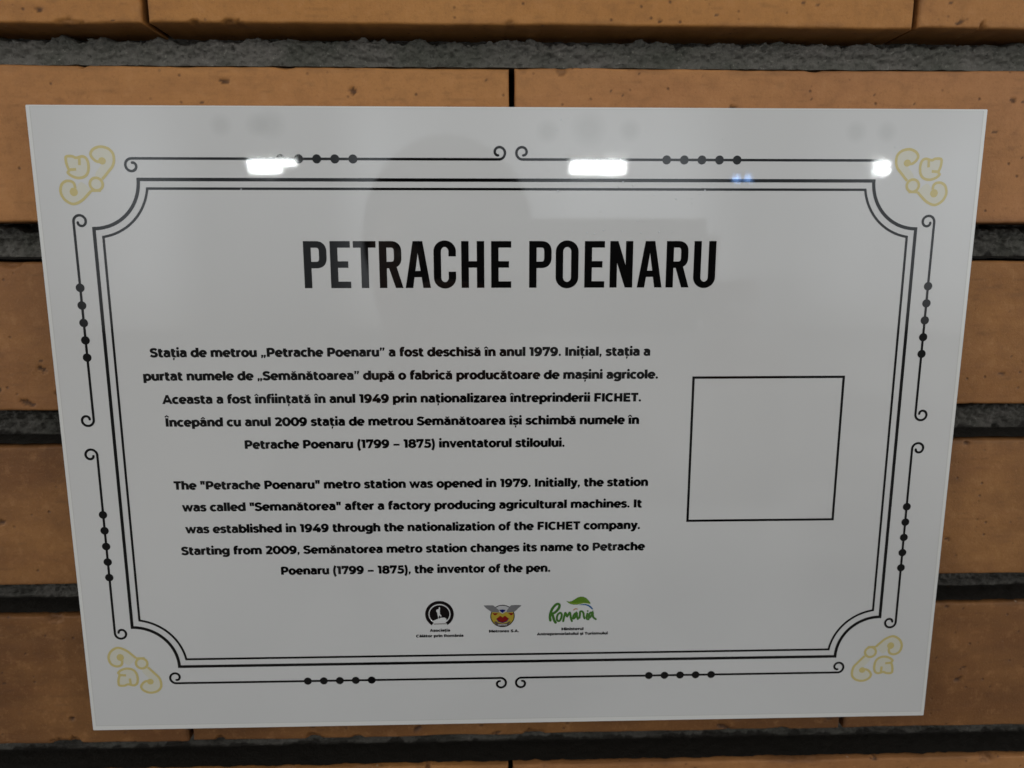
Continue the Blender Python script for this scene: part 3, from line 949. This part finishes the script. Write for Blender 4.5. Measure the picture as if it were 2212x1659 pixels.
# ------------------------------------------------------------------ hall behind the photographer: tube lamps mirrored in the acrylic
def tube(name, x0, x1, y, z, r, mat, parent):
    bm = bmesh.new()
    n, rings = 16, []
    for t, rr in ((0, .55), (.01, 1), (.99, 1), (1, .55)):
        rings.append([bm.verts.new((x0 + (x1 - x0) * t, y + r * rr * math.cos(a), z + r * rr * math.sin(a))) for a in np.linspace(0, 2 * math.pi, n, endpoint=False)])
    for a, b in zip(rings, rings[1:]):
        for i in range(n):
            bm.faces.new((a[i], a[(i + 1) % n], b[(i + 1) % n], b[i]))
    bm.faces.new(rings[0][::-1])
    bm.faces.new(rings[-1])
    bmesh.ops.recalc_face_normals(bm, faces=bm.faces[:])
    me = bpy.data.meshes.new(name)
    bm.to_mesh(me)
    bm.free()
    return link(name, me, parent, [mat])

def emit(name, col, s):
    k = NT(name)
    k.b.inputs['Base Color'].default_value = (.8, .8, .8, 1)
    k.b.inputs['Emission Color'].default_value = (*col, 1)
    k.b.inputs['Emission Strength'].default_value = s
    return k.m
TUBE = emit('lit_tube', (.95, 1.0, 1.0), 120)
BLUE = emit('blue_signal_glow', (.25, .48, 1.0), 40)
ENAMEL = plain('white_enamel', (.6, .6, .58), .4)
def lamp(label, x0, x1, xl0, xl1):
    t = thing('tube_lamp', label, 'ceiling lamp', ((x0 + x1) / 2, -10, 1.14), 'twin tube lamps hung in a row across the hall')
    h = (x1 - x0) / 2
    bm = bmesh.new()
    bmesh.ops.create_cube(bm, size=1)
    for v in bm.verts:
        s = .7 if v.co.z > 0 else 1.0
        v.co = Vector((v.co.x * (2 * h + .06), v.co.y * .10 * s - .10, v.co.z * .05 + .03))
    bmesh.ops.bevel(bm, geom=bm.edges[:], offset=.008, segments=2, affect='EDGES')
    me = bpy.data.meshes.new('housing')
    bm.to_mesh(me)
    bm.free()
    link('housing', me, t, [ENAMEL])
    c = (x0 + x1) / 2
    tube('tube', x0 - c, x1 - c, 0, -.061, .018, TUBE, t)
    tube('tube', xl0 - c, xl1 - c, 0, -.153, .018, TUBE, t)
lamp('lit twin tube lamp mirrored near the plaque top left of centre', -3.07, -2.48, -3.06, -2.67)
lamp('lit twin tube lamp mirrored near the plaque top right of centre', 1.05, 1.75, 1.05, 1.75)
lamp('short lit twin tube lamp mirrored beside the right gold ornament', 5.03, 5.21, 5.03, 5.21)
b = thing('signal_light', 'small blue signal light mirrored on the upper border line', 'signal light', (3.29, -10, .893))
for x in (-.075, .075):
    tube('lens', x - .02, x + .02, 0, 0, .03, BLUE, b)
bm = bmesh.new()
bmesh.ops.create_cube(bm, size=1)
for v in bm.verts:
    v.co = Vector((v.co.x * .26, v.co.y * .05 - .06, v.co.z * .11))
me = bpy.data.meshes.new('signal_case')
bm.to_mesh(me)
bm.free()
link('signal_case', me, b, [plain('signal_black', (.02, .02, .02), .5)])
# ------------------------------------------------------------------ the photographer, seen only as a dark mirror image in the acrylic
def skinned(name, nodes, edges, sub=2):
    """nodes: (x, y, z, rx, ry); grows one continuous surface along the edges and returns it as a mesh."""
    me = bpy.data.meshes.new(name)
    me.from_pydata([n[:3] for n in nodes], edges, [])
    o = bpy.data.objects.new(name, me)
    COL.objects.link(o)
    m = o.modifiers.new('skin', 'SKIN')
    m.use_smooth_shade = True
    for i, n in enumerate(nodes):
        s = me.skin_vertices[0].data[i]
        s.radius = (n[3], n[4])
        s.use_root = i == 0
    o.modifiers.new('sub', 'SUBSURF').levels = sub
    dg = bpy.context.evaluated_depsgraph_get()
    res = bpy.data.meshes.new_from_object(o.evaluated_get(dg))
    bpy.data.objects.remove(o)
    bpy.data.meshes.remove(me)
    res.name = name
    for p in res.polygons:
        p.use_smooth = True
    return res

def ball(name, c, r, mat, parent, squash=(1, 1, 1), cut=None):
    bm = bmesh.new()
    bmesh.ops.create_uvsphere(bm, u_segments=28, v_segments=18, radius=1)
    if cut:
        bmesh.ops.delete(bm, geom=[v for v in bm.verts if cut(v.co)], context='VERTS')
    for v in bm.verts:
        v.co = Vector((c[0] + v.co.x * r * squash[0], c[1] + v.co.y * r * squash[1], c[2] + v.co.z * r * squash[2]))
    for f in bm.faces:
        f.smooth = True
    me = bpy.data.meshes.new(name)
    bm.to_mesh(me)
    bm.free()
    return link(name, me, parent, [mat])

FLOOR = -1.50
def build_person():
    skin_m = plain('skin', (.36, .20, .14), .5)
    coat = NT('dark_jacket')
    coat.l(coat.mix(coat.mapr(coat.noise(220, 3), .3, .7, 0, 1), (.016, .017, .020), (.030, .030, .034)), coat.b.inputs['Base Color'])
    coat.b.inputs['Roughness'].default_value = .85
    trou = plain('dark_trousers', (.02, .022, .03), .85)
    shoe = plain('black_shoes', (.015, .014, .014), .5)
    t = thing('person', 'standing person in a dark jacket holding a phone, a dim reflection in the plaque', 'person', (-.035, -.70, FLOOR))
    O = Vector((-.035, -.70, FLOOR))
    DY = .05
    N = [(-.035, -.72, -.62, .155, .115), (-.035, -.715, -.46, .14, .105), (-.035, -.705, -.30, .165, .115), (-.035, -.69, -.16, .135, .09), (-.04, -.665, -.075, .056, .056),
         (-.045, -.625, -.025, .062, .066), (-.05, -.605, .05, .076, .092), (-.05, -.61, .115, .058, .072), (-.05, -.512, .032, .011, .013),
         (-.205, -.685, -.165, .068, .06), (-.285, -.585, -.37, .050, .048), (-.095, -.335, -.055, .031, .027),
         (.135, -.685, -.165, .068, .06), (.235, -.585, -.36, .050, .048), (.195, -.335, -.045, .031, .027),
         (-.125, -.72, -.74, .098, .09), (-.135, -.70, -1.06, .062, .062), (-.14, -.73, -1.40, .042, .045), (-.145, -.64, FLOOR + .035, .042, .034),
         (.055, -.72, -.74, .098, .09), (.065, -.70, -1.06, .062, .062), (.07, -.73, -1.40, .042, .045), (.075, -.64, FLOOR + .035, .042, .034),
         (-.136, -.62, .045, .010, .022), (.036, -.62, .045, .010, .022)]
    E = [(0, 1), (1, 2), (2, 3), (3, 4), (4, 5), (5, 6), (6, 7), (6, 8), (3, 9), (9, 10), (10, 11), (3, 12), (12, 13), (13, 14), (0, 15), (15, 16), (16, 17), (17, 18), (0, 19), (19, 20), (20, 21), (21, 22), (6, 23), (6, 24)]
    N = [(a, b + (DY if c > -.6 and i not in (11, 14) else 0), c, d, e) for i, (a, b, c, d, e) in enumerate(N)]
    me = skinned('body', N, E)
    me.transform(Matrix.Translation(-O))
    b = link('body', me, t, [skin_m, coat.m, trou, shoe])
    for p in me.polygons:
        c = p.center + O
        p.material_index = 0 if c.z > -.085 and abs(c.x + .045) < .11 and c.y < -.5 else 3 if c.z < -1.42 else 2 if c.z < -.60 and c.y < -.66 and abs(c.x + .035) < .24 else 1
    hc = Vector((-.05, -.615 + DY, .070)) - O
    ball('hair', hc, .1, plain('dark_hair', (.018, .013, .010), .6), t, (.88, 1.03, 1.02), lambda v: v.z < -.75 or (v.y > .25 and v.z < .45))
    for s in (-1, 1):
        ball('eye', Vector((-.05 + s * .032, -.529 + DY, .052)) - O, .0125, plain('eye_white', (.5, .48, .45), .2), t)
    ball('mouth', Vector((-.05, -.545 + DY, -.012)) - O, .022, plain('lips', (.28, .11, .09), .5), t, (1, .35, .22))
    # hands round the two ends of the phone
    def hand(sx, x_edge):
        nodes, edges = [], []
        w0 = (-.095, -.335, -.055) if sx < 0 else (.195, -.335, -.045)
        ex = x_edge
        pc = (ex + sx * .030, -.285, -.005)
        nodes += [(*w0, .026, .022), (ex + sx * .034, -.308, -.028, .034, .017), (*pc, .040, .014)]
        edges += [(0, 1), (1, 2)]
        parts = [skinned('palm', nodes, edges)]
        for i, ln in enumerate((.92, 1.0, .95, .78)):
            z = .030 - .0185 * i
            k = [(ex + sx * .030, -.284, z, .0095, .0095), (ex + sx * .020, -.262, z + .002, .009, .009), (ex + sx * .004, -.2465, z + .003, .0078, .0078), (ex - sx * .014 * ln, -.243, z + .002, .0068, .0068)]
            parts.append(skinned('finger', k, [(0, 1), (1, 2), (2, 3)], 1))
        k = [(ex + sx * .034, -.300, -.012, .012, .012), (ex + sx * .018, -.296, .012, .0105, .0105), (ex - sx * .004, -.2845, .026, .0095, .0095), (ex - sx * .022, -.279, .034, .0078, .0078)]
        parts.append(skinned('thumb', k, [(0, 1), (1, 2), (2, 3)], 1))
        bm = bmesh.new()
        for p in parts:
            bm.from_mesh(p)
            bpy.data.meshes.remove(p)
        me = bpy.data.meshes.new('hand')
        bm.to_mesh(me)
        bm.free()
        me.transform(Matrix.Translation(-O))
        for p in me.polygons:
            p.use_smooth = True
        link('hand', me, t, [skin_m])
    hand(-1, -.022)
    hand(1, .143)
    # the phone, its lens at the camera
    ph = thing('phone', 'dark phone held sideways in both hands, a dim reflection in the plaque', 'phone', tuple(CAM))
    q = ph
    q.rotation_euler = R.to_euler()
    body = plain('phone_back', (.012, .013, .016), .3)
    def box(name, x0, x1, y0, y1, z0, z1, r, mat, parent):
        bm = bmesh.new()
        bmesh.ops.create_cube(bm, size=1)
        for v in bm.verts:
            v.co = Vector(((x0 + x1) / 2 + v.co.x * (x1 - x0), (y0 + y1) / 2 + v.co.y * (y1 - y0), (z0 + z1) / 2 + v.co.z * (z1 - z0)))
        ed = [e for e in bm.edges if abs((e.verts[0].co - e.verts[1].co).y) > 1e-6]
        bmesh.ops.bevel(bm, geom=ed, offset=r, segments=6, affect='EDGES')
        me = bpy.data.meshes.new(name)
        bm.to_mesh(me)
        bm.free()
        return link(name, me, parent, [mat])
    box('case', -.014, .151, -.0135, -.0055, -.062, .014, .010, body, ph)
    box('screen', -.011, .148, -.0139, -.0136, -.059, .011, .008, emit('lit_screen', (.55, .56, .60), .55), ph)
    cb = box('camera_island', -.011, .013, -.0054, -.0045, -.030, .011, .006, plain('camera_island', (.02, .02, .022), .25), ph)
    for x, z in ((0, 0), (0, -.019)):
        bm = bmesh.new()
        bmesh.ops.create_cone(bm, cap_ends=True, segments=28, radius1=.0065, radius2=.006, depth=.0006, matrix=Matrix.Translation((x, -.0041, z)) @ Matrix.Rotation(-math.pi / 2, 4, 'X'))
        me = bpy.data.meshes.new('lens')
        bm.to_mesh(me)
        bm.free()
        link('lens', me, cb, [plain('lens_glass', (.004, .004, .006), .05)])
    # platform floor the person stands on
    me = bpy.data.meshes.new('floor')
    me.from_pydata([(-8, -14, FLOOR), (8, -14, FLOOR), (8, .03, FLOOR), (-8, .03, FLOOR)], [], [(0, 1, 2, 3)])
    fl = NT('terrazzo_floor')
    fl.l(fl.mix(fl.mapr(fl.noise(40, 4), .3, .7, 0, 1), (.16, .15, .135), (.24, .225, .205)), fl.b.inputs['Base Color'])
    fl.b.inputs['Roughness'].default_value = .45
    f = link('floor', me, None, [fl.m])
    f['kind'] = 'structure'
build_person()
